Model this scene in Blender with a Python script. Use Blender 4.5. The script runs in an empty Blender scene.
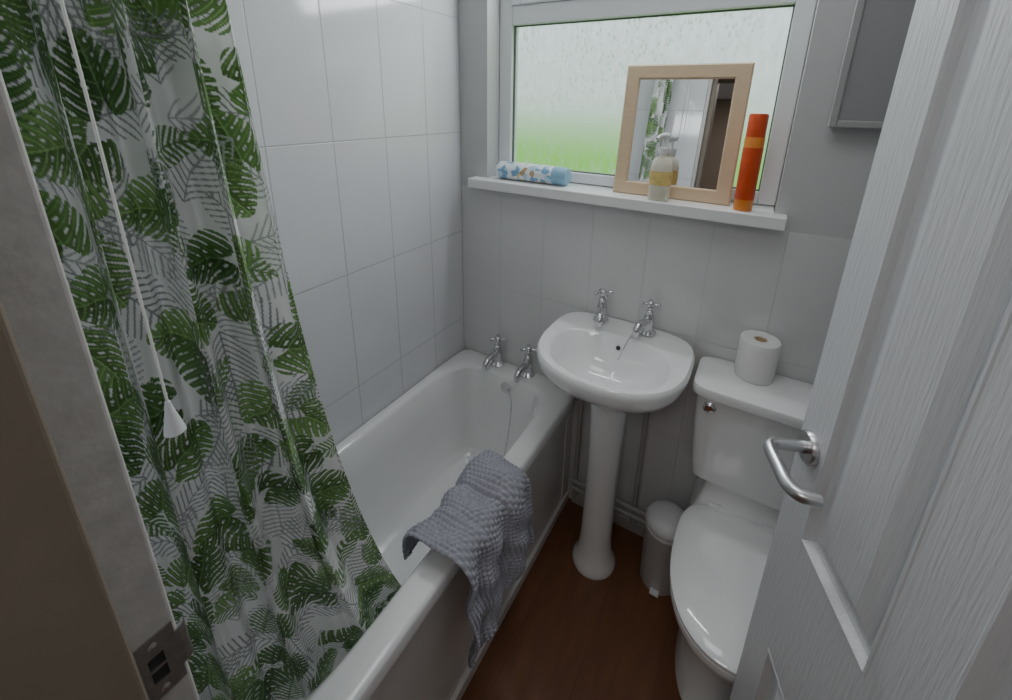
import bpy, math, random
import numpy as np
from mathutils import Vector, Matrix
random.seed(7); rng=np.random.RandomState(11)
SC=bpy.context.scene; COL=SC.collection
pi=math.pi

# ---------------------------------------------------------------- materials
def nodes(m):
    m.use_nodes=True; return m.node_tree.nodes, m.node_tree.links
def pmat(name,col,rough=.4,metal=0.,coat=0.,noise=0.,nscale=8.,bump=0.,bscale=60.,stretch=(1,1,1),spec=None):
    m=bpy.data.materials.new(name); N,L=nodes(m); b=N["Principled BSDF"]
    b.inputs["Base Color"].default_value=(*col,1); b.inputs["Roughness"].default_value=rough
    b.inputs["Metallic"].default_value=metal; b.inputs["Coat Weight"].default_value=coat
    if spec is not None: b.inputs["Specular IOR Level"].default_value=spec
    tc=N.new("ShaderNodeTexCoord"); mp=N.new("ShaderNodeMapping"); mp.inputs["Scale"].default_value=stretch
    L.new(tc.outputs["Object"],mp.inputs["Vector"])
    if noise>0:
        t=N.new("ShaderNodeTexNoise"); t.inputs["Scale"].default_value=nscale; t.inputs["Detail"].default_value=5
        L.new(mp.outputs[0],t.inputs["Vector"])
        r=N.new("ShaderNodeMix"); r.data_type='RGBA'
        r.inputs["A"].default_value=(*[c*(1-noise) for c in col],1); r.inputs["B"].default_value=(*[min(1,c*(1+noise)) for c in col],1)
        L.new(t.outputs["Fac"],r.inputs["Factor"]); L.new(r.outputs["Result"],b.inputs["Base Color"])
    if bump>0:
        t=N.new("ShaderNodeTexNoise"); t.inputs["Scale"].default_value=bscale; t.inputs["Detail"].default_value=4
        L.new(mp.outputs[0],t.inputs["Vector"])
        bp=N.new("ShaderNodeBump"); bp.inputs["Strength"].default_value=bump; bp.inputs["Distance"].default_value=.004
        L.new(t.outputs["Fac"],bp.inputs["Height"]); L.new(bp.outputs[0],b.inputs["Normal"])
    return m

def tile_mat(name,ax1,p1,o1,p2,o2,zmax=None,col=(.70,.705,.725),grout=(.46,.47,.49),plaster=(.54,.54,.545)):
    m=bpy.data.materials.new(name); N,L=nodes(m); b=N["Principled BSDF"]
    g=N.new("ShaderNodeNewGeometry"); s=N.new("ShaderNodeSeparateXYZ"); L.new(g.outputs["Position"],s.inputs[0])
    def M(op,a,bv=None,c=None):
        n=N.new("ShaderNodeMath"); n.operation=op
        for i,v in enumerate((a,bv,c)):
            if v is None: continue
            if isinstance(v,(int,float)): n.inputs[i].default_value=v
            else: L.new(v,n.inputs[i])
        return n.outputs[0]
    d1=M('PINGPONG',M('SUBTRACT',s.outputs[ax1],o1),p1/2)
    d2=M('PINGPONG',M('SUBTRACT',s.outputs[2],o2),p2/2)
    d=M('MINIMUM',d1,d2)
    mr=N.new("ShaderNodeMapRange"); mr.inputs["From Min"].default_value=.0006; mr.inputs["From Max"].default_value=.0022
    L.new(d,mr.inputs["Value"])
    nz=N.new("ShaderNodeTexNoise"); nz.inputs["Scale"].default_value=5; L.new(g.outputs["Position"],nz.inputs["Vector"])
    mv=N.new("ShaderNodeMix"); mv.data_type='RGBA'; mv.inputs["A"].default_value=(*[c*.95 for c in col],1); mv.inputs["B"].default_value=(*[c*1.04 for c in col],1)
    L.new(nz.outputs["Fac"],mv.inputs["Factor"])
    mx=N.new("ShaderNodeMix"); mx.data_type='RGBA'; mx.inputs["A"].default_value=(*grout,1)
    L.new(mr.outputs[0],mx.inputs["Factor"]); L.new(mv.outputs["Result"],mx.inputs["B"])
    out=mx.outputs["Result"]; rough=M('MULTIPLY_ADD',mr.outputs[0],-.52,.62)
    h=M('MULTIPLY_ADD',nz.outputs["Fac"],.6,mr.outputs[0])
    if zmax:
        gt=M('GREATER_THAN',s.outputs[2],zmax)
        m2=N.new("ShaderNodeMix"); m2.data_type='RGBA'; L.new(gt,m2.inputs["Factor"]); L.new(out,m2.inputs["A"]); m2.inputs["B"].default_value=(*plaster,1)
        out=m2.outputs["Result"]; rough=M('MAXIMUM',rough,M('MULTIPLY',gt,.7))
        h=M('MULTIPLY',h,M('SUBTRACT',1.0,gt))
    L.new(out,b.inputs["Base Color"]); L.new(rough,b.inputs["Roughness"])
    bp=N.new("ShaderNodeBump"); bp.inputs["Strength"].default_value=.5; bp.inputs["Distance"].default_value=.0015
    L.new(h,bp.inputs["Height"]); L.new(bp.outputs[0],b.inputs["Normal"])
    return m

M_tileL=tile_mat("tile_left",1,.1825,0,.38,.30)
M_tileB=tile_mat("tile_back",0,.18,0,.38,.48-.38,zmax=1.243,col=(.66,.66,.665),grout=(.58,.58,.58))
M_tileN=tile_mat("tile_near",0,.18,0,.38,.30)
M_plaster=pmat("plaster",(.54,.54,.54),.8,bump=.1)
M_ceil=pmat("ceiling_paint",(.7,.7,.7),.9,bump=.1)
M_upvc=pmat("upvc",(.80,.82,.84),.3,noise=.03)
M_sill=pmat("sill_paint",(.80,.80,.80),.35,noise=.05,nscale=20)
M_skirt=pmat("skirting",(.42,.41,.40),.5,noise=.1,nscale=20)
M_cer=pmat("ceramic",(.84,.845,.85),.08,coat=.5,noise=.02,nscale=3)
M_acr=pmat("acrylic",(.82,.82,.82),.12,coat=.4,noise=.03,nscale=3)
M_panel=pmat("bath_panel",(.70,.69,.67),.25,noise=.06,nscale=6)
M_chrome=pmat("chrome",(.70,.70,.71),.12,metal=1)
M_steel=pmat("brushed_steel",(.58,.58,.59),.3,metal=1)
M_worn=pmat("worn_steel",(.34,.32,.30),.42,metal=1,noise=.35,nscale=120)
M_gasket=pmat("gasket_rubber",(.12,.12,.12),.6)
M_plastic=pmat("white_plastic",(.70,.70,.71),.35)
M_doorp=pmat("door_paint",(.66,.665,.69),.36,noise=.04,nscale=30,bump=.5,bscale=26,stretch=(9,9,.7))
M_frame=pmat("frame_paint",(.50,.48,.46),.45,noise=.22,nscale=45,bump=.3,bscale=50)
M_stop=pmat("stop_shaded_paint",(.20,.165,.125),.6,noise=.15,nscale=20)  # dim light on the stop is put into this dark brown
M_wood=pmat("pale_wood",(.66,.50,.33),.5,noise=.08,nscale=10,stretch=(3,3,12),bump=.1)
M_mirror=pmat("mirror_glass",(.85,.86,.87),.01,metal=1)
M_paper=pmat("tissue",(.82,.82,.81),.95,bump=.4,bscale=200)
M_dark=pmat("dark",(.02,.02,.02),.5)
M_towel=pmat("towel_chenille",(.36,.36,.41),.95,noise=.3,nscale=180,bump=.6,bscale=500)
M_brownwall=pmat("hall_paint",(.22,.17,.13),.8,bump=.1)
M_red=pmat("red_can",(.62,.07,.01),.3,noise=.25,nscale=25)
M_orange=pmat("orange_can",(.75,.24,.03),.35,noise=.2,nscale=30)
M_cord=pmat("cord",(.75,.74,.70),.7)
M_soapy=pmat("soap_bottle",(.74,.71,.58),.25)
M_label=pmat("soap_label",(.72,.55,.2),.4,noise=.4,nscale=70)
M_clear=pmat("pump_plastic",(.7,.72,.72),.15)
M_cab=pmat("cabinet_grey",(.30,.30,.305),.35,noise=.04)
M_cabf=pmat("cabinet_frame",(.36,.36,.36),.35,noise=.04)
def floor_mat():
    m=bpy.data.materials.new("floor_laminate"); N,L=nodes(m); b=N["Principled BSDF"]
    g=N.new("ShaderNodeNewGeometry"); mp=N.new("ShaderNodeMapping"); mp.inputs["Scale"].default_value=(14,3,1); L.new(g.outputs["Position"],mp.inputs[0])
    nz=N.new("ShaderNodeTexNoise"); nz.inputs["Scale"].default_value=2.2; nz.inputs["Detail"].default_value=8; nz.inputs["Distortion"].default_value=.6; L.new(mp.outputs[0],nz.inputs["Vector"])
    r=N.new("ShaderNodeValToRGB"); L.new(nz.outputs["Fac"],r.inputs["Fac"])
    e=r.color_ramp.elements; e[0].position=.2; e[0].color=(.135,.055,.026,1); e[1].position=.8; e[1].color=(.20,.084,.038,1)
    s=N.new("ShaderNodeSeparateXYZ"); L.new(g.outputs["Position"],s.inputs[0])
    pg=N.new("ShaderNodeMath"); pg.operation='PINGPONG'; L.new(s.outputs[0],pg.inputs[0]); pg.inputs[1].default_value=.0975
    mr=N.new("ShaderNodeMapRange"); mr.inputs["From Min"].default_value=.0005; mr.inputs["From Max"].default_value=.0018; mr.inputs["To Min"].default_value=.5; L.new(pg.outputs[0],mr.inputs["Value"])
    mx=N.new("ShaderNodeMix"); mx.data_type='RGBA'; mx.inputs["A"].default_value=(.05,.022,.012,1)
    L.new(mr.outputs[0],mx.inputs["Factor"]); L.new(r.outputs[0],mx.inputs["B"])
    L.new(mx.outputs["Result"],b.inputs["Base Color"]); b.inputs["Roughness"].default_value=.36
    return m
M_floor=floor_mat()
def floral_mat():
    m=bpy.data.materials.new("floral_can"); N,L=nodes(m); b=N["Principled BSDF"]
    tc=N.new("ShaderNodeTexCoord"); v=N.new("ShaderNodeTexVoronoi"); v.inputs["Scale"].default_value=60
    L.new(tc.outputs["Object"],v.inputs["Vector"])
    r=N.new("ShaderNodeValToRGB"); s=N.new("ShaderNodeSeparateColor"); L.new(v.outputs["Color"],s.inputs[0]); L.new(s.outputs[0],r.inputs["Fac"])
    e=r.color_ramp.elements; e[0].position=0; e[0].color=(.2,.4,.62,1); e[1].position=.15; e[1].color=(.78,.82,.86,1)
    for p,c in ((.6,(.45,.65,.78,1)),(.72,(.75,.62,.3,1)),(.8,(.8,.83,.86,1)),(.94,(.5,.35,.2,1))):
        x=e.new(p); x.color=c
    r.color_ramp.interpolation='CONSTANT'
    L.new(r.outputs[0],b.inputs["Base Color"]); b.inputs["Roughness"].default_value=.3
    return m
M_floral=floral_mat()
def glass_mat():
    m=bpy.data.materials.new("obscure_glass"); N,L=nodes(m)
    for n in list(N): N.remove(n)
    o=N.new("ShaderNodeOutputMaterial"); mix=N.new("ShaderNodeMixShader"); t=N.new("ShaderNodeBsdfTransparent"); tr=N.new("ShaderNodeBsdfTranslucent")
    mix0=N.new("ShaderNodeMixShader"); rf=N.new("ShaderNodeBsdfRefraction"); rf.inputs["IOR"].default_value=1.12; rf.inputs["Roughness"].default_value=.62; rf.inputs["Color"].default_value=(.97,.98,.98,1)
    tc=N.new("ShaderNodeTexCoord"); mp=N.new("ShaderNodeMapping"); mp.inputs["Scale"].default_value=(14,14,3.5)
    nz=N.new("ShaderNodeTexNoise"); nz.inputs["Scale"].default_value=5.5; nz.inputs["Detail"].default_value=8; nz.inputs["Roughness"].default_value=.75
    L.new(tc.outputs["Object"],mp.inputs[0]); L.new(mp.outputs[0],nz.inputs["Vector"])
    mr=N.new("ShaderNodeMapRange"); mr.inputs["From Min"].default_value=.35; mr.inputs["From Max"].default_value=.65; mr.inputs["To Min"].default_value=.02; mr.inputs["To Max"].default_value=.42
    L.new(nz.outputs["Fac"],mr.inputs["Value"])
    mp2=N.new("ShaderNodeMapping"); mp2.inputs["Scale"].default_value=(1,1,.55); L.new(tc.outputs["Object"],mp2.inputs[0])
    vo=N.new("ShaderNodeTexVoronoi"); vo.inputs["Scale"].default_value=95; L.new(mp2.outputs[0],vo.inputs["Vector"])
    dr=N.new("ShaderNodeMapRange"); dr.inputs["From Min"].default_value=.18; dr.inputs["From Max"].default_value=.40; dr.inputs["To Min"].default_value=.5; dr.inputs["To Max"].default_value=0; L.new(vo.outputs["Distance"],dr.inputs["Value"])
    n2=N.new("ShaderNodeTexNoise"); n2.inputs["Scale"].default_value=5; n2.inputs["Detail"].default_value=3; L.new(tc.outputs["Object"],n2.inputs["Vector"])
    mk_=N.new("ShaderNodeMapRange"); mk_.inputs["From Min"].default_value=.38; mk_.inputs["From Max"].default_value=.58; L.new(n2.outputs["Fac"],mk_.inputs["Value"])
    mu=N.new("ShaderNodeMath"); mu.operation='MULTIPLY_ADD'; L.new(dr.outputs[0],mu.inputs[0]); L.new(mk_.outputs[0],mu.inputs[1]); L.new(mr.outputs[0],mu.inputs[2])
    mu.use_clamp=True
    tr.inputs["Color"].default_value=(.62,.67,.67,1); t.inputs["Color"].default_value=(.95,.97,.96,1)
    mix0.inputs[0].default_value=.7; L.new(t.outputs[0],mix0.inputs[1]); L.new(rf.outputs[0],mix0.inputs[2])
    L.new(mu.outputs[0],mix.inputs[0]); L.new(mix0.outputs[0],mix.inputs[1]); L.new(tr.outputs[0],mix.inputs[2]); L.new(mix.outputs[0],o.inputs[0])
    return m
M_glass=glass_mat()
def lawn_mat():
    m=bpy.data.materials.new("lawn_haze"); N,L=nodes(m); b=N["Principled BSDF"]
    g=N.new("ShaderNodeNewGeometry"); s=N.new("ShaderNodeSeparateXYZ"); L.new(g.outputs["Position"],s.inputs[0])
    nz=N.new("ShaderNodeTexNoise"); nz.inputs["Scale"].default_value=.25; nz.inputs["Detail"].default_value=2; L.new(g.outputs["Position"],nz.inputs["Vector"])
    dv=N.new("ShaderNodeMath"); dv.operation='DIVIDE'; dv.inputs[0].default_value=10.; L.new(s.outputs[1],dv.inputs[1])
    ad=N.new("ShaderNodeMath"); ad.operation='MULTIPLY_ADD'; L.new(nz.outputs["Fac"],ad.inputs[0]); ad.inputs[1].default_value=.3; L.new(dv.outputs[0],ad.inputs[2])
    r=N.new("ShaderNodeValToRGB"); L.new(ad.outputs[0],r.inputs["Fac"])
    e=r.color_ramp.elements; e[0].position=.18; e[0].color=(.70,.78,.72,1); e[1].position=.98; e[1].color=(.20,.55,.03,1)  # distance haze painted into the grass colour, pale far off, green near
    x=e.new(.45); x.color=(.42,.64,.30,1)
    L.new(r.outputs[0],b.inputs["Base Color"]); b.inputs["Roughness"].default_value=1; b.inputs["Specular IOR Level"].default_value=0
    return m
M_lawn=lawn_mat()

# ---------------------------------------------------------------- mesh helpers
import bmesh
def mk(name,V,F,mat,parent=None,smooth=False,bevel=0,mw=None,auto=False):
    me=bpy.data.meshes.new(name); me.from_pydata([tuple(v) for v in V],[],F); me.validate(); me.update()
    o=bpy.data.objects.new(name,me); COL.objects.link(o)
    me.materials.append(mat)
    bm=bmesh.new(); bm.from_mesh(me); bmesh.ops.recalc_face_normals(bm,faces=bm.faces); bm.to_mesh(me); bm.free()
    if smooth:
        me.polygons.foreach_set("use_smooth",[True]*len(me.polygons))
        if auto:
            try: me.set_sharp_from_angle(angle=math.radians(40))
            except Exception: pass
    if bevel:
        b=o.modifiers.new("b","BEVEL"); b.width=bevel; b.segments=3; b.limit_method='ANGLE'
    if mw is not None: o.matrix_world=mw
    if parent: o.parent=parent
    return o
def empty(name):
    e=bpy.data.objects.new(name,None); COL.objects.link(e); e.empty_display_size=.05; return e
BF=[(0,1,2,3),(4,7,6,5),(0,4,5,1),(1,5,6,2),(2,6,7,3),(3,7,4,0)]
def boxes(lst):
    V=[];F=[]
    for (a,b,c),(d,e,f) in lst:
        k=len(V); V+=[(a,b,c),(d,b,c),(d,e,c),(a,e,c),(a,b,f),(d,b,f),(d,e,f),(a,e,f)]
        F+=[tuple(k+i for i in q) for q in BF]
    return V,F
def box(name,mn,mx,mat,parent=None,bevel=0,mw=None):
    V,F=boxes([(mn,mx)]); return mk(name,V,F,mat,parent,bevel=bevel,mw=mw)
def loft(name,rings,mat,parent=None,cap0=True,cap1=True,closed=False,smooth=True,mw=None,auto=True):
    V=[];F=[];n=len(rings[0])
    for r in rings: V+=list(r)
    m=len(rings)
    for i in range(m-1+(1 if closed else 0)):
        for j in range(n):
            a=i*n+j; b=i*n+(j+1)%n; c=((i+1)%m)*n+(j+1)%n; d=((i+1)%m)*n+j
            F.append((a,b,c,d))
    def cap(i):
        c=sum((Vector(p) for p in rings[i]),Vector())/n; V.append(tuple(c)); k=len(V)-1; o=(i%m)*n
        for j in range(n): F.append((o+j,o+(j+1)%n,k))
    if cap0: cap(0)
    if cap1: cap(m-1)
    return mk(name,V,F,mat,parent,smooth=smooth,mw=mw,auto=auto)
def lathe(name,prof,mat,parent=None,segs=40,mw=None,origin=(0,0,0)):
    rings=[[(origin[0]+r*math.cos(2*pi*j/segs),origin[1]+r*math.sin(2*pi*j/segs),origin[2]+z) for j in range(segs)] for r,z in prof]
    return loft(name,rings,mat,parent,mw=mw)
def tube(name,pts,r,mat,parent=None,segs=12):
    pts=[Vector(p) for p in pts]; rings=[]; up=Vector((0,0,1))
    n=None
    for i,p in enumerate(pts):
        t=(pts[min(i+1,len(pts)-1)]-pts[max(i-1,0)]).normalized()
        if n is None:
            n=t.cross(up)
            if n.length<.1: n=t.cross(Vector((1,0,0)))
        n=(n-t*n.dot(t)).normalized(); b=t.cross(n)
        rr=r[i] if isinstance(r,(list,tuple)) else r
        rings.append([tuple(p+n*rr*math.cos(2*pi*j/segs)+b*rr*math.sin(2*pi*j/segs)) for j in range(segs)])
    return loft(name,rings,mat,parent)
def bez(p,n=12):
    out=[]; p=[Vector(a) for a in p]
    for i in range(len(p)-1):
        p0=p[max(i-1,0)];p1=p[i];p2=p[i+1];p3=p[min(i+2,len(p)-1)]
        for k in range(n):
            t=k/n; out.append(.5*((2*p1)+(p2-p0)*t+(2*p0-5*p1+4*p2-p3)*t*t+(3*p1-p0-3*p2+p3)*t**3))
    out.append(p[-1]); return out
def sell(cx,cy,a,bf,bb,pf,pb,z,n=72):
    R=[]
    for j in range(n):
        t=2*pi*j/n; c=math.cos(t); s=math.sin(t)
        b,p=(bb,pb) if s>=0 else (bf,pf)
        r=1/((abs(c)**p+abs(s)**p)**(1/p))
        R.append((cx+a*c*r,cy+b*s*r,z))
    return R

# ---------------------------------------------------------------- room shell
RX=1.62; CZ=2.25; NY=-1.235; NY2=-1.36; HY=-2.7
V,F=boxes([((-.1,0,-.0),(.12,.14,CZ)),((1.04,0,0),(RX+.1,.14,CZ)),((.12,0,0),(1.04,.14,1.25)),((.12,0,2.12),(1.04,.14,CZ))])
mk("wall_back",V,F,M_tileB)
box("wall_left",(-.1,HY,0),(0,0,CZ),M_tileL)
box("wall_right",(RX,HY,0),(RX+.1,0,CZ),M_plaster)
V,F=boxes([((0,NY2,0),(.646,NY,CZ)),((1.372,NY2,0),(RX,NY,CZ)),((.646,NY2,2.05),(1.372,NY,CZ))])
mk("wall_near",V,F,M_tileN)
box("wall_hall",(0,HY-.1,0),(RX,HY,CZ),M_brownwall)
box("floor",(-.1,HY-.1,-.05),(RX+.1,.14,0),M_floor)
box("ceiling",(-.1,HY-.1,CZ),(RX+.1,.14,CZ+.05),M_ceil)
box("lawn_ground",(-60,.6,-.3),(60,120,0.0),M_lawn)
box("baseboard_back",(.54,-.012,0),(RX,0,.05),M_skirt,bevel=.003)

win=empty("window_1")
x0,x1,z0,z1=.121,1.039,1.288,2.119
V,F=boxes([((x0,.075,z0),(x0+.05,.125,z1)),((x1-.045,.075,z0),(x1,.125,z1)),((x0+.05,.075,z0),(x1-.045,.125,z0+.035)),((x0+.05,.075,z1-.05),(x1-.045,.125,z1)),
 ((x0+.05,.075,1.80),(x1-.045,.125,1.86)),
 ((x0+.05,.065,1.86),(x0+.085,.10,z1-.05)),((x1-.08,.065,1.86),(x1-.045,.10,z1-.05)),((x0+.085,.065,1.86),(x1-.08,.10,1.90)),((x0+.085,.065,z1-.09),(x1-.08,.10,z1-.05))])
mk("frame",V,F,M_upvc,win,bevel=.004)
V=[(x0+.05,.1,z0+.035),(x1-.045,.1,z0+.035),(x1-.045,.1,1.80),(x0+.05,.1,1.80)]; mk("glass_pane",V,[(0,1,2,3)],M_glass,win)
V=[(x0+.085,.086,1.90),(x1-.08,.086,1.90),(x1-.08,.086,z1-.09),(x0+.085,.086,z1-.09)]; mk("glass_toplight",V,[(0,1,2,3)],M_glass,win)
g_=.0035
V,F=boxes([((x0+.05,.09,z0+.035),(x0+.05+g_,.099,1.8)),((x1-.045-g_,.09,z0+.035),(x1-.045,.099,1.8)),((x0+.05,.09,z0+.035),(x1-.045,.099,z0+.035+g_)),((x0+.05,.09,1.80-g_),(x1-.045,.099,1.80))])
mk("gasket",V,F,M_gasket,win)
V,F=boxes([((.07,-.055,1.25),(1.068,0,1.285)),((.121,-.001,1.251),(1.039,.14,1.285))])
mk("trim_sill",V,F,M_sill,bevel=.004)

# ---------------------------------------------------------------- door frame + door
V,F=boxes([((.647,NY2-.002,0),(.666,NY+.002,2.03)),((1.352,NY2-.002,0),(1.371,NY+.002,2.03)),((.647,NY2-.002,2.03),(1.371,NY+.002,2.049))])
mk("trim_1",V,F,M_frame,bevel=.003)
V,F=boxes([((.666,NY2+.0,0),(.690,-1.262,2.03)),((.690,NY2,2.005),(1.352,-1.262,2.03))])
mk("trim_2",V,F,M_stop,bevel=.003)
sp=empty("strike_plate")
# plate with a slot and a curved lip on the room side
V,F=boxes([((.666,-1.2585,1.108),(.6676,-1.2545,1.168)),((.666,-1.2445,1.108),(.6676,-1.236,1.168)),((.666,-1.2545,1.108),(.6676,-1.2445,1.124)),((.666,-1.2545,1.150),(.6676,-1.2445,1.168)),((.666,-1.2545,1.136),(.6676,-1.2445,1.139))])
mk("plate",V,F,M_worn,sp)
rg=[]
for yv,xv in ((-1.2365,.6668),(-1.233,.6668),(-1.2305,.6662),(-1.2285,.6645),(-1.2275,.662)):
    rg.append([(xv,yv,1.120),(xv,yv,1.156),(xv-.0014,yv-.0004,1.156),(xv-.0014,yv-.0004,1.120)])
loft("lip",rg,M_worn,sp,smooth=False)
box("latch_slot_shade",(.6655,-1.2545,1.124),(.6663,-1.2445,1.150),M_dark,sp)  # thin dark block paints the shade inside the slot
for i,z in enumerate((1.115,1.161)):
    lathe("screw_%d"%i,[(.0001,0),(.0028,0),(.0028,.0006),(.0001,.0009)],M_chrome,sp,16,mw=Matrix.Translation((.6676,-1.2495,z))@Matrix.Rotation(pi/2,4,'Y'))

door=empty("door_1")
dx=Vector((.335,-.942,0)).normalized(); dy=Vector((-dx.y,dx.x,0)); 
MD=Matrix(((dx.x,dy.x,0,1.1155),(dx.y,dy.y,0,-.60),(0,0,1,0),(0,0,0,1)))
DW=.66; DH=2.02; TH=.036
px_=[0,.066,.236,.31,.58,DW]; pz_=[.012,.16,.685,.93,1.90,DH]
pan=[(px_[i],pz_[j],px_[i+1],pz_[j+1]) for i in (1,3) for j in (1,3)]
V=[];F=[]
def quad(a,b,c,d):
    k=len(V); V.extend([a,b,c,d]); F.append((k,k+1,k+2,k+3))
def door_face(y,sg):
    for i in range(5):
        for j in range(5):
            if i in(1,3) and j in(1,3): continue
            quad((px_[i],y,pz_[j]),(px_[i+1],y,pz_[j]),(px_[i+1],y,pz_[j+1]),(px_[i],y,pz_[j+1]))
    for (a,b,c,d) in pan:
        pr=[(0,0),(.002,-.001),(.005,-.001),(.008,.003),(.011,.010),(.016,.0125),(.022,.0125),(.026,.011),(.040,.005),(.046,.003),(.05,.003)]
        for k in range(len(pr)-1):
            i0,d0=pr[k]; i1,d1=pr[k+1]
            A=[(a+i0,b+i0),(c-i0,b+i0),(c-i0,d-i0),(a+i0,d-i0)]; B=[(a+i1,b+i1),(c-i1,b+i1),(c-i1,d-i1),(a+i1,d-i1)]
            for e in range(4):
                f=(e+1)%4
                quad((A[e][0],y+sg*d0,A[e][1]),(A[f][0],y+sg*d0,A[f][1]),(B[f][0],y+sg*d1,B[f][1]),(B[e][0],y+sg*d1,B[e][1]))
        i1,d1=pr[-1]; quad((a+i1,y+sg*d1,b+i1),(c-i1,y+sg*d1,b+i1),(c-i1,y+sg*d1,d-i1),(a+i1,y+sg*d1,d-i1))
door_face(0,1); door_face(TH,-1)
for (p,q) in (((0,.012),(DW,.012)),((DW,.012),(DW,DH)),((DW,DH),(0,DH)),((0,DH),(0,.012))):
    quad((p[0],0,p[1]),(q[0],0,q[1]),(q[0],TH,q[1]),(p[0],TH,p[1]))
me=bpy.data.meshes.new("leaf"); me.from_pydata(V,[],F); bm=bmesh.new(); bm.from_mesh(me); bmesh.ops.remove_doubles(bm,verts=bm.verts,dist=1e-5); bmesh.ops.recalc_face_normals(bm,faces=bm.faces); bm.to_mesh(me); bm.free()
me.materials.append(M_doorp); o=bpy.data.objects.new("leaf",me); COL.objects.link(o); o.matrix_world=MD; o.parent=door
hz=1.070; hxp=.034
R=MD@Matrix.Translation((hxp,0,hz))@Matrix.Rotation(pi/2,4,'X')
lathe("rose",[(.0001,-.001),(.025,-.001),(.025,.006),(.023,.009),(.0001,.009)],M_steel,door,40,mw=R)
pts=[MD@Vector(p) for p in bez([(hxp,-.006,hz),(hxp,-.038,hz),(hxp+.003,-.055,hz),(hxp+.016,-.061,hz),(hxp+.05,-.061,hz-.001),(hxp+.076,-.060,hz-.002),(hxp+.091,-.050,hz-.002),(hxp+.095,-.028,hz-.002)],6)]
tube("lever",pts,.009,M_steel,door,16)

# ---------------------------------------------------------------- bathtub
tub=empty("bathtub")
def rr(x0,x1,y0,y1,p,z): return sell((x0+x1)/2,(y0+y1)/2,(x1-x0)/2,(y1-y0)/2,(y1-y0)/2,p,p,z,96)
O=(.003,.535,-1.231,-.004)
rings=[rr(.02,.515,-1.22,-.015,30,.500),rr(*O,30,.500),rr(*O,30,.530),rr(.006,.532,-1.228,-.005,28,.537),rr(.012,.526,-1.222,-.010,20,.541),
 rr(.036,.475,-1.18,-.082,9,.541),rr(.041,.469,-1.173,-.087,8,.539),rr(.048,.461,-1.165,-.095,6.5,.529),
 rr(.062,.448,-1.12,-.108,6,.42),rr(.075,.435,-1.07,-.122,5.5,.30),rr(.092,.415,-1.02,-.14,5,.21),rr(.12,.385,-.98,-.17,4.5,.178),rr(.17,.335,-.9,-.25,4,.168),rr(.24,.27,-.6,-.5,3,.164)]
loft("shell",rings,M_acr,tub,cap0=False)
V,F=boxes([((.503,-1.23,.02),(.514,-.004,.500)),((.514,-1.23,.43),(.519,-.004,.47)),((.514,-.06,.035),(.519,-.004,.43)),((.514,-.66,.035),(.519,-.60,.43)),((.514,-1.23,.035),(.519,-1.17,.43)),((.503,-1.23,.0),(.526,-.004,.04))])
mk("panel",V,F,M_panel,tub,bevel=.003)
lathe("drain",[(.0001,0),(.02,0),(.02,.003),(.008,.002),(.0001,.001)],M_chrome,tub,24,origin=(.24,-.24,.17))
lathe("overflow",[(.0001,0),(.022,0),(.022,.004),(.012,.006),(.0001,.004)],M_chrome,tub,24,mw=Matrix.Translation((.275,-.099,.50))@Matrix.Rotation(pi/2-.12,4,'X'))
tube("plug_chain",bez([(.285,-.106,.50),(.32,-.135,.465),(.345,-.2,.37),(.34,-.24,.26),(.29,-.26,.18)],8),.0022,M_chrome,tub,6)

# ---------------------------------------------------------------- taps
def tap(name,x,y,z,s=1.0,ang=0.):
    e=empty(name); T=Matrix.Translation((x,y,z))@Matrix.Rotation(ang,4,'Z')@Matrix.Scale(s,4)
    lathe("body",[(.0001,0),(.023,0),(.024,.004),(.018,.008),(.0125,.012),(.012,.03),(.0145,.034),(.015,.052),(.012,.058),(.010,.066),(.011,.070),(.0075,.074),(.007,.088),(.0001,.088)],M_chrome,e,28,mw=T)
    pts=[T@Vector(p) for p in bez([(0,-.006,.043),(0,-.03,.046),(0,-.056,.045),(0,-.070,.036),(0,-.073,.020)],6)]
    n=len(pts); tube("spout",pts,[(.0115-.003*i/n)*s for i in range(n)],M_chrome,e,16)
    for k in range(4):
        t=k*pi/2+.5; c,sn=math.cos(t),math.sin(t)
        pp=[T@Vector((c*r,sn*r,.092)) for r in (0,.008,.014,.020,.025,.0275,.029)]
        tube("spoke_%d"%k,pp,[v*s for v in (.0045,.004,.0036,.0045,.0062,.005,.0008)],M_chrome,e,12)
    lathe("cap",[(.0001,.086),(.010,.086),(.011,.092),(.010,.099),(.006,.103),(.0001,.104)],M_chrome,e,24,mw=T)
    return e
tap("bath_tap",.195,-.036,.5415,1.2); tap("bath_tap",.334,-.036,.5415,1.2)

# ---------------------------------------------------------------- washbasin
sk=empty("pedestal_washbasin"); X=.695
def so(a,f,bk,z,yc=-.18,pf=2.35,pb=4.2): return sell(X,yc,a,f,bk,pf,pb,z,80)
rings=[so(.05,.05,.06,.70),so(.10,.08,.12,.705),so(.15,.125,.165,.735,),so(.187,.167,.174,.775),so(.205,.195,.176,.795),so(.215,.208,.177,.815),so(.221,.214,.177,.84),so(.220,.213,.177,.853),so(.214,.207,.175,.860),
 so(.200,.195,.165,.861),sell(X,-.222,.176,.148,.118,2.2,2.6,.859,80),sell(X,-.222,.170,.142,.112,2.2,2.5,.853,80),sell(X,-.222,.152,.127,.10,2.1,2.3,.80,80),sell(X,-.222,.115,.095,.08,2,2.1,.755,80),sell(X,-.222,.06,.05,.045,2,2,.738,80),sell(X,-.222,.02,.02,.02,2,2,.735,80)]
loft("bowl",rings,M_cer,sk)
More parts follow.
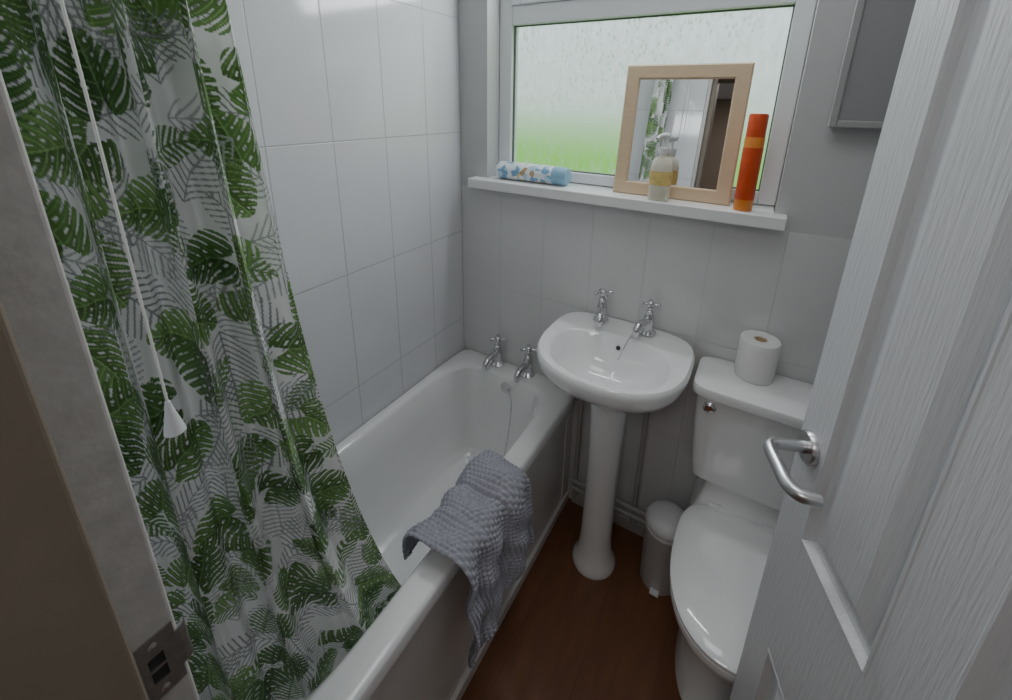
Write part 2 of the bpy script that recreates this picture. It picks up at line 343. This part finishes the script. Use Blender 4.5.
lathe("pedestal",[(.0001,0),(.075,0),(.076,.012),(.068,.03),(.058,.05),(.053,.12),(.050,.30),(.051,.5),(.056,.64),(.068,.72),(.0001,.72)],M_cer,sk,48,origin=(.700,-.18,0))
lathe("waste",[(.0001,0),(.018,0),(.019,.003),(.008,.003),(.0001,.001)],M_chrome,sk,24,origin=(X,-.222,.736))
lathe("overflow_hole_shade",[(.0001,0),(.007,0),(.007,.002),(.0001,.002)],M_dark,sk,20,mw=Matrix.Translation((X,-.1215,.825))@Matrix.Rotation(pi/2-.2,4,'X'))  # dark disc paints the shade of the opening on a solid bowl
tap("basin_tap",.608,-.046,.8625,1.08,.25); tap("basin_tap",.762,-.046,.8625,1.08,-.25)
tube("basin_chain",bez([(.745,-.07,.866),(.73,-.09,.872),(.718,-.115,.85),(.705,-.15,.80)],6),.0016,M_chrome,sk,6)
pp=empty("water_pipes")
for i,p in enumerate(([(.556,-.03,.06),(.556,-.03,.40),(.556,-.03,.53)],[(.79,-.03,.06),(.79,-.03,.72)],[(.545,-.045,.15),(.86,-.045,.15),(1.0,-.045,.15)],[(.545,-.045,.115),(1.0,-.045,.115)])):
    tube("pipe_%d"%i,p,.0085,M_skirt,pp,12)

# ---------------------------------------------------------------- toilet
to=empty("toilet"); TX=1.105
def rc(hw,y0,y1,z,p=9): return sell(TX,(y0+y1)/2,hw,(y1-y0)/2,(y1-y0)/2,p,p,z,72)
loft("cistern",[rc(.135,-.15,-.02,.500),rc(.147,-.168,-.012,.512),rc(.155,-.172,-.01,.56),rc(.165,-.176,-.008,.70),rc(.170,-.178,-.008,.789)],M_cer,to)
loft("cistern_lid",[rc(.172,-.18,-.006,.790,7),rc(.183,-.192,-.004,.794,7),rc(.184,-.193,-.004,.812,7),rc(.180,-.189,-.006,.821,7),rc(.168,-.178,-.014,.825,7),rc(.1,-.12,-.06,.826,7)],M_cer,to)
lathe("flush_button",[(.0001,0),(.017,0),(.017,.004),(.012,.007),(.010,.010),(.0001,.011)],M_chrome,to,28,mw=Matrix.Translation((.975,-.176,.762))@Matrix.Rotation(pi/2,4,'X'))
def tp(a,f,bk,z,yc=-.33,pf=2.2,pb=3.5): return sell(TX,yc,a,f,bk,pf,pb,z,72)
loft("pan",[tp(.098,.17,.20,0,-.28),tp(.10,.172,.202,.012,-.28),tp(.088,.15,.19,.05,-.27),tp(.082,.13,.18,.15,-.27),tp(.095,.155,.19,.24,-.29),tp(.125,.19,.21,.31,-.32),tp(.143,.212,.22,.36,-.33),tp(.147,.217,.22,.395,-.33),tp(.143,.213,.22,.402,-.33),tp(.10,.17,.17,.402,-.33)],M_cer,to)
loft("pan_back",[rc(.10,-.20,-.02,.25),rc(.13,-.20,-.015,.33),rc(.135,-.20,-.012,.385),rc(.12,-.17,-.012,.41),rc(.10,-.15,-.02,.502)],M_cer,to)
loft("seat",[tp(.145,.220,.17,.404,-.34),tp(.151,.226,.176,.408,-.34),tp(.151,.226,.176,.420,-.34),tp(.145,.220,.17,.424,-.34)],M_cer,to)
loft("seat_lid",[tp(.145,.220,.166,.4255,-.34),tp(.152,.228,.172,.429,-.34),tp(.152,.228,.172,.437,-.34),tp(.145,.221,.166,.443,-.34),tp(.117,.19,.14,.447,-.34),tp(.05,.08,.06,.449,-.34)],M_cer,to)
for i,sx in enumerate((-.07,.07)):
    tube("hinge_%d"%i,[(TX+sx-.018,-.172,.437),(TX+sx+.018,-.172,.437)],.011,M_plastic,to,16)
tr=empty("toilet_roll"); RO=(1.066,-.056,.8265)
lathe("roll",[(.016,0),(.048,0),(.050,.004),(.050,.112),(.048,.116),(.018,.116),(.016,.112),(.016,0)],M_paper,tr,48,origin=RO)
lathe("core",[(.0165,.002),(.0165,.114),(.0148,.114),(.0148,.002),(.0165,.002)],M_wood,tr,32,origin=RO)

bn=empty("pedal_bin")
lathe("body",[(.0001,0),(.060,0),(.062,.004),(.067,.23),(.070,.234),(.070,.244),(.067,.248),(.0001,.248)],M_plastic,bn,40,origin=(.915,-.125,0))
lathe("lid",[(.069,.2485),(.071,.252),(.069,.265),(.057,.280),(.03,.289),(.0001,.291)],M_plastic,bn,40,origin=(.915,-.125,0))
box("pedal",(.90,-.205,.012),(.93,-.18,.02),M_plastic,bn,bevel=.003)

# ---------------------------------------------------------------- wall cabinet
cb=empty("wall_cabinet")
box("carcass",(1.112,-.03,1.515),(1.47,-.001,2.05),M_cab,cb,bevel=.003)
V,F=boxes([((1.108,-.042,1.51),(1.124,-.031,2.055)),((1.456,-.042,1.51),(1.474,-.031,2.055)),((1.124,-.042,1.51),(1.456,-.031,1.526)),((1.124,-.042,2.037),(1.456,-.031,2.055))])
mk("door_frame",V,F,M_cabf,cb,bevel=.003)
box("door_panel",(1.124,-.037,1.526),(1.456,-.031,2.037),M_cab,cb)

# ---------------------------------------------------------------- sill objects
SZ=1.2855
mr=empty("framed_mirror")
MM=Matrix.Translation((.76,.012,SZ+.0))@Matrix.Rotation(math.radians(-6.5),4,'X')
def rect(hw,z0,z1,y): return [(-hw,y,z0),(hw,y,z0),(hw,y,z1),(-hw,y,z1)]
H=.380;W=.168
loft("frame",[rect(W,0,H,.016),rect(W,0,H,0),rect(W-.004,.004,H-.004,-.004),rect(W-.036,.036,H-.036,-.004),rect(W-.040,.040,H-.040,0),rect(W-.040,.040,H-.040,.016)],M_wood,mr,cap0=False,cap1=False,closed=True,smooth=False,mw=MM)
box("glass",(-W+.038,.004,.038),(W-.038,.008,H-.038),M_mirror,mr,mw=MM)
box("backing",(-W+.01,.012,.01),(W-.01,.0165,H-.01),M_dark,mr,mw=MM)
sb=empty("soap_dispenser"); so_=( .740,-.022,SZ)
rings=[sell(so_[0],so_[1],a,b_,b_,2.6,2.6,SZ+z,40) for a,b_,z in ((.026,.018,0),(.030,.021,.004),(.031,.022,.06),(.030,.021,.10),(.024,.017,.118),(.012,.012,.126),(.012,.012,.135))]
loft("bottle",rings,M_soapy,sb)
loft("label",[sell(so_[0],so_[1],a,b_,b_,2.6,2.6,SZ+z,40) for a,b_,z in ((.0312,.0222,.045),(.0316,.0226,.06),(.0312,.0222,.085))],M_label,sb,cap0=False,cap1=False)
lathe("collar",[(.0001,.134),(.014,.134),(.014,.150),(.005,.152),(.0045,.178),(.0001,.178)],M_clear,sb,24,origin=so_)
tube("nozzle",[(so_[0]+.012,so_[1]+.0,SZ+.182),(so_[0],so_[1],SZ+.184),(so_[0]-.01,so_[1]-.02,SZ+.183),(so_[0]-.015,so_[1]-.032,SZ+.176)],[.008,.009,.006,.005],M_clear,sb)
rc_=empty("hairspray_can"); HO=(.962,-.014,SZ)
lathe("body",[(.0001,0),(.022,0),(.0235,.003),(.0235,.19),(.021,.196),(.0001,.196)],M_orange,rc_,36,origin=HO)
lathe("wrap",[(.0237,.03),(.0239,.031),(.0239,.165),(.0237,.166)],M_red,rc_,36,origin=HO)
lathe("cap",[(.0001,.19),(.0225,.19),(.0225,.245),(.020,.250),(.0001,.251)],M_red,rc_,36,origin=HO)
af=empty("air_freshener_can")
TM=Matrix.Translation((.165,.012,SZ+.0315))@Matrix.Rotation(pi/2,4,'Y')
lathe("body",[(.0001,.002),(.027,0),(.030,.006),(.031,.012),(.031,.215),(.028,.222),(.0001,.222)],M_floral,af,40,mw=TM)
lathe("cap",[(.0001,.22),(.030,.22),(.030,.262),(.026,.270),(.0001,.271)],pmat("can_cap",(.25,.45,.6),.4),af,40,mw=TM)

pc=empty("light_pull_cord")
tube("cord",[(.57,-1.177,CZ),(.571,-1.177,1.7),(.57,-1.177,1.285)],.0012,M_cord,pc,8)
lathe("acorn",[(.0001,.036),(.002,.035),(.0035,.026),(.0075,.008),(.0085,.002),(.006,0),(.0001,0)],M_plastic,pc,24,origin=(.57,-1.177,1.252))

sh=empty("shower_riser_rail")
tube("rail",[(.22,-1.19,1.2),(.22,-1.19,1.95)],.009,M_chrome,sh,14)
for i,z in enumerate((1.22,1.93)):
    tube("bracket_%d"%i,[(.22,-1.234,z),(.22,-1.19,z)],.014,M_chrome,sh,14)
tube("arm",[(.22,-1.19,1.75),(.22,-1.14,1.78),(.22,-1.10,1.79)],.012,M_plastic,sh,14)
lathe("head",[(.0001,0),(.035,0),(.04,.01),(.03,.025),(.012,.035),(.0001,.036)],M_plastic,sh,30,mw=Matrix.Translation((.22,-1.10,1.765))@Matrix.Rotation(.35,4,'X'))
tube("hose",bez([(.22,-1.10,1.78),(.25,-1.12,1.5),(.28,-1.16,1.1),(.24,-1.19,.95),(.2,-1.2,1.1),(.2,-1.22,1.2)],8),.006,M_chrome,sh,8)

# ---------------------------------------------------------------- shower curtain
def curtain():
    NS,NH=540,1120
    ztop,zb=2.03,.40
    s=np.linspace(0,1,NS)[None,:]; q=np.linspace(0,1,NH)[:,None]
    S=np.repeat(s,NH,0); Q=np.repeat(q,NS,1)
    bs=[0,.2,.45,.75,1]; bx=np.interp(S,bs,[.24,.30,.37,.42,.425]); by=np.interp(S,bs,[-1.20,-1.155,-1.075,-.95,-.79])
    k=np.ones(61)/61
    def sm(A):
        row=np.pad(A[0],30,mode='reflect',reflect_type='odd'); return np.repeat(np.convolve(row,k,'valid')[None,:],NH,0)
    bx=sm(bx); by=sm(by)
    tx=np.full_like(S,.44); ty=-1.222+S*.200
    w=.38*Q+.62*Q**3.6; wx=.15*Q+.85*Q**2.2
    x=tx*(1-wx)+bx*wx; y=ty*(1-w)+by*w
    env=np.minimum(1,np.minimum(S,1-S)*8+.25)
    ph=2*pi*(3.9*S+.10*np.sin(3.1*Q+.5)*S)+.6*np.sin(2.2*Q)
    fold=np.sin(ph)+.35*np.sin(2.3*ph+1.3+1.5*Q)+.14*np.sin(5.1*ph+3*Q)
    amp=(.038-.019*Q)*env
    x=x+amp*fold*.8+.004*np.sin(9*Q+6*S)*Q
    y=y+amp*.55*np.cos(ph+.4)*(.55+.45*Q)
    y=np.maximum(y,-1.231)
    lim=.452
    low=np.clip((.62-(ztop+(zb-ztop)*Q))/.08,0,1)
    x=np.where(x>lim,x*(1-low)+lim*low,x)
    z=ztop+(zb-ztop)*Q+.010*Q*np.sin(ph*.5)
    W=.60; U=S*W; Vv=Q*1.63
    rgb=np.empty((NH,NS,3),np.float32); rgb[:]=(.86,.865,.855)
    def paint(kind,cx,cy,ang,L,col):
        i0=max(0,int((cy-L*.8)/1.63*NH)); i1=min(NH,int((cy+L*.8)/1.63*NH)+1)
        j0=max(0,int((cx-L*.8)/W*NS)); j1=min(NS,int((cx+L*.8)/W*NS)+1)
        if i1<=i0 or j1<=j0: return
        u=U[i0:i1,j0:j1]-cx; v=Vv[i0:i1,j0:j1]-cy
        ca,sa=math.cos(ang),math.sin(ang)
        a_=u*ca+v*sa; b_=-u*sa+v*ca; tt=(a_+L/2)/L; ab=np.abs(b_)
        ok=(tt>0)&(tt<1); tc=np.clip(tt,1e-4,1-1e-4)
        if kind=='m':
            wd=.88*L*(1-tc)**.66*tc**.26
            notch=(tc<.24)&(ab<.13*L*(1-tc/.24))
            ribc=a_-.50*ab-.9*ab*ab/L
            g=np.mod(ribc/(L*.17)+.25,1)
            rel=ab/np.maximum(wd,1e-4)
            slitw=.12+.40*np.clip((rel-.42)/.58,0,1)
            slit=(np.abs(g-.15)<slitw*.5)&(rel>.42)
            hole=((np.abs(g-.15)<.13)&(rel>.18)&(rel<.32))
            ins=ok&(ab<wd)&~slit&~hole&~notch
            vein=(ab<.012*L)|((np.abs(g-.65)<.055)&(rel<.85))
            sh_=0.66+.40*(b_>0)+.45*rel
            c=np.array(col)*sh_[...,None]
            c=np.where(vein[...,None],np.array(col)*1.75+.05,c)
        elif kind=='f':
            wd=.27*L*np.sin(pi*tc)**.55
            g=np.mod((a_-.85*ab)/(L*.085),1)
            ins=ok&(((ab<wd)&(g<.30))|(ab<.009*L)); c=np.array(col)*np.ones(ab.shape)[...,None]
        else:
            wd=.28*L*np.sin(pi*tc**.8)**.7
            g=np.mod((a_-.8*ab)/(L*.11),1)
            ins=ok&(((ab<wd)&(g<.55))|(ab<.012*L)); c=np.array(col)*(0.8+.4*(g<.3))[...,None]
        R_=rgb[i0:i1,j0:j1]; R_[ins]=c[ins]
    def scat(kind,step,L0,L1,cols,prob):
        cyv=0; r=0
        while cyv<1.70:
            cxv=(step*.5 if r%2 else 0)
            while cxv<W+.03:
                if rng.rand()<prob:
                    paint(kind,cxv+rng.uniform(-.22,.22)*step,cyv+rng.uniform(-.22,.22)*step,rng.uniform(0,2*pi),rng.uniform(L0,L1),cols[rng.randint(len(cols))])
                cxv+=step
            cyv+=step*.86; r+=1
    gr=[(.35,.36,.37),(.43,.45,.45),(.30,.31,.32)]
    scat('f',.082,.10,.135,gr,.85)
    scat('p',.12,.075,.095,[(.13,.25,.08),(.18,.31,.11)],.45)
    scat('m',.088,.074,.096,[(.07,.15,.042),(.11,.21,.06),(.16,.28,.09)],.80)
    scat('f',.16,.09,.12,gr,.30)
    co=np.stack([x,y,z],-1).reshape(-1,3).astype(np.float32)
    me=bpy.data.meshes.new("cloth"); nv=NS*NH
    me.vertices.add(nv); me.vertices.foreach_set("co",co.ravel())
    idx=np.arange(nv).reshape(NH,NS); f=np.stack([idx[:-1,:-1],idx[:-1,1:],idx[1:,1:],idx[1:,:-1]],-1).reshape(-1,4).astype(np.int32)
    nf=len(f); me.loops.add(nf*4); me.loops.foreach_set("vertex_index",f.ravel())
    me.polygons.add(nf); me.polygons.foreach_set("loop_start",np.arange(0,nf*4,4,dtype=np.int32))
    me.update(calc_edges=True)
    me.polygons.foreach_set("use_smooth",np.ones(nf,bool))
    at=me.color_attributes.new("leafprint","FLOAT_COLOR","POINT")
    at.data.foreach_set("color",np.concatenate([rgb.reshape(-1,3),np.ones((nv,1),np.float32)],1).ravel().astype(np.float32))
    m=bpy.data.materials.new("printed_curtain"); N,L=nodes(m); b=N["Principled BSDF"]; o_=N["Material Output"]
    an=N.new("ShaderNodeAttribute"); an.attribute_name="leafprint"
    L.new(an.outputs["Color"],b.inputs["Base Color"]); b.inputs["Roughness"].default_value=.4
    tl=N.new("ShaderNodeBsdfTranslucent"); L.new(an.outputs["Color"],tl.inputs["Color"]); mx=N.new("ShaderNodeMixShader"); mx.inputs[0].default_value=.22
    L.new(b.outputs[0],mx.inputs[1]); L.new(tl.outputs[0],mx.inputs[2]); L.new(mx.outputs[0],o_.inputs["Surface"])
    me.materials.append(m)
    e=empty("shower_curtain"); o=bpy.data.objects.new("cloth",me); COL.objects.link(o); o.parent=e
    tube("rail",[(.44,-1.234,2.06),(.44,-.6,2.06),(.44,-.001,2.06)],.011,M_chrome,e,16)
    for i in range(9):
        yy=-1.215+i*.024
        tube("ring_%d"%i,[(.44+.02*math.cos(t),yy,2.05+.022*math.sin(t)) for t in [2*pi*k/20 for k in range(21)]],.002,M_plastic,e,6)
curtain()

# ---------------------------------------------------------------- towel over the rim
def towel():
    NU,NV=260,340
    path=bez([(.425,0,.485),(.430,0,.525),(.445,0,.552),(.48,0,.560),(.52,0,.558),(.545,0,.547),(.555,0,.515),(.560,0,.44),(.566,0,.36),(.570,0,.24)],10)
    P=np.array([(p.x,p.z) for p in path]); d=np.r_[0,np.cumsum(np.hypot(*np.diff(P,axis=0).T))]; Ltot=d[-1]
    V=[];F=[]
    for i in range(NU):
        u=i/(NU-1)
        yt=-.775+u*.31
        Lend=Ltot-.022-(.065*u)-.020*max(0,(.25-u)/.25)**2+.010*math.sin(u*17)
        l0=.0+.02*math.sin(u*7)**2
        for j in range(NV):
            v=j/(NV-1); l=l0+(Lend-l0)*v
            x=np.interp(l,d,P[:,0]); z=np.interp(l,d,P[:,1]); 
            x2=np.interp(min(l+.004,Ltot),d,P[:,0])-np.interp(max(l-.004,0),d,P[:,0]); z2=np.interp(min(l+.004,Ltot),d,P[:,1])-np.interp(max(l-.004,0),d,P[:,1])
            nn=math.hypot(x2,z2); nx,nz=-z2/nn,x2/nn
            a=u*.31
            row=a/.0120; hx=l/.0105+(.5 if int(row)%2 else 0)
            bob=abs(math.sin(pi*row))**.7*abs(math.sin(pi*hx))**.6
            step=.014/(1+math.exp(-(a-.20+.04*l)*300))+.012/(1+math.exp(-(.10-a)*300))
            rip=.009*(math.sin(a/.31*2*pi*2.6+.6+4*l)+1)*min(1,l/.1)+.005*math.sin(l*38+a*34)+.003*math.sin(l*71-a*60)+step
            dd=.010+.0060*bob+max(0,rip)
            V.append((x+nx*dd,yt+.006*math.sin(l*40)+.010*v*(0.5-u),z+nz*dd))
    for i in range(NU-1):
        for j in range(NV-1):
            k=i*NV+j; F.append((k,k+1,k+NV+1,k+NV))
    o=mk("bath_towel",V,F,M_towel,smooth=True)
    sd=o.modifiers.new("s","SOLIDIFY"); sd.thickness=.009; sd.offset=-1
towel()

# ---------------------------------------------------------------- lights
w=bpy.data.worlds.new("World"); SC.world=w; w.use_nodes=True
WN,WL=w.node_tree.nodes,w.node_tree.links
bg=WN["Background"]; bg.inputs[1].default_value=1.6
tc=WN.new("ShaderNodeTexCoord"); s=WN.new("ShaderNodeSeparateXYZ"); WL.new(tc.outputs["Generated"],s.inputs[0])
r=WN.new("ShaderNodeValToRGB"); WL.new(s.outputs[2],r.inputs["Fac"])
e=r.color_ramp.elements; e[0].position=0; e[0].color=(.60,.70,.66,1); e[1].position=.25; e[1].color=(.82,.91,1.0,1)
WL.new(r.outputs[0],bg.inputs[0])
def area(name,loc,rot,sx,sy,e,col=(1,1,1),portal=False):
    l=bpy.data.lights.new(name,'AREA'); l.shape='RECTANGLE'; l.size=sx; l.size_y=sy; l.energy=e; l.color=col
    if portal: l.cycles.is_portal=True
    o=bpy.data.objects.new(name,l); COL.objects.link(o); o.location=loc; o.rotation_euler=rot; return o
area("window_portal",(.58,.16,1.7),(-pi/2,0,0),.95,.9,1,portal=True)
area("toplight_fill",(.58,.05,1.99),(-pi/2+.25,0,0),.7,.16,6.2,(.93,.97,1))  # unseen area light added inside the toplight to brighten the room
area("ceiling_fill",(.85,-.62,2.235),(0,0,0),.5,.5,2.6,(.97,.98,1))  # added ambient fill under the ceiling, no fitting behind it
area("hall_fill",(1.0,-2.0,2.235),(0,0,0),.5,.5,5.5,(1,.96,.92))  # unseen fill added in the hall to stand for light from behind

# ---------------------------------------------------------------- camera
def n3(v): return Vector(v).normalized()
Zd=n3((-30,1371,428)); Y=Vector((261,-128,428)); Y=(Y-Zd*Y.dot(Zd)).normalized(); XX=Y.cross(-Zd)
if XX.x<0: XX=-XX
right=Vector((XX.x,Y.x,-Zd.x)); down=Vector((XX.y,Y.y,-Zd.y)); fwd=Vector((XX.z,Y.z,-Zd.z))
up=-down; back=-fwd
cam=bpy.data.cameras.new("camera"); cam.sensor_fit='HORIZONTAL'; cam.sensor_width=36; cam.lens=428/1012*36
cam.shift_x=-11/1012; cam.shift_y=-114/1012; cam.clip_start=.02; cam.clip_end=200
co=bpy.data.objects.new("camera",cam); COL.objects.link(co)
co.matrix_world=Matrix(((right.x,up.x,back.x,1.0),(right.y,up.y,back.y,-1.30),(right.z,up.z,back.z,1.55),(0,0,0,1)))
SC.camera=co
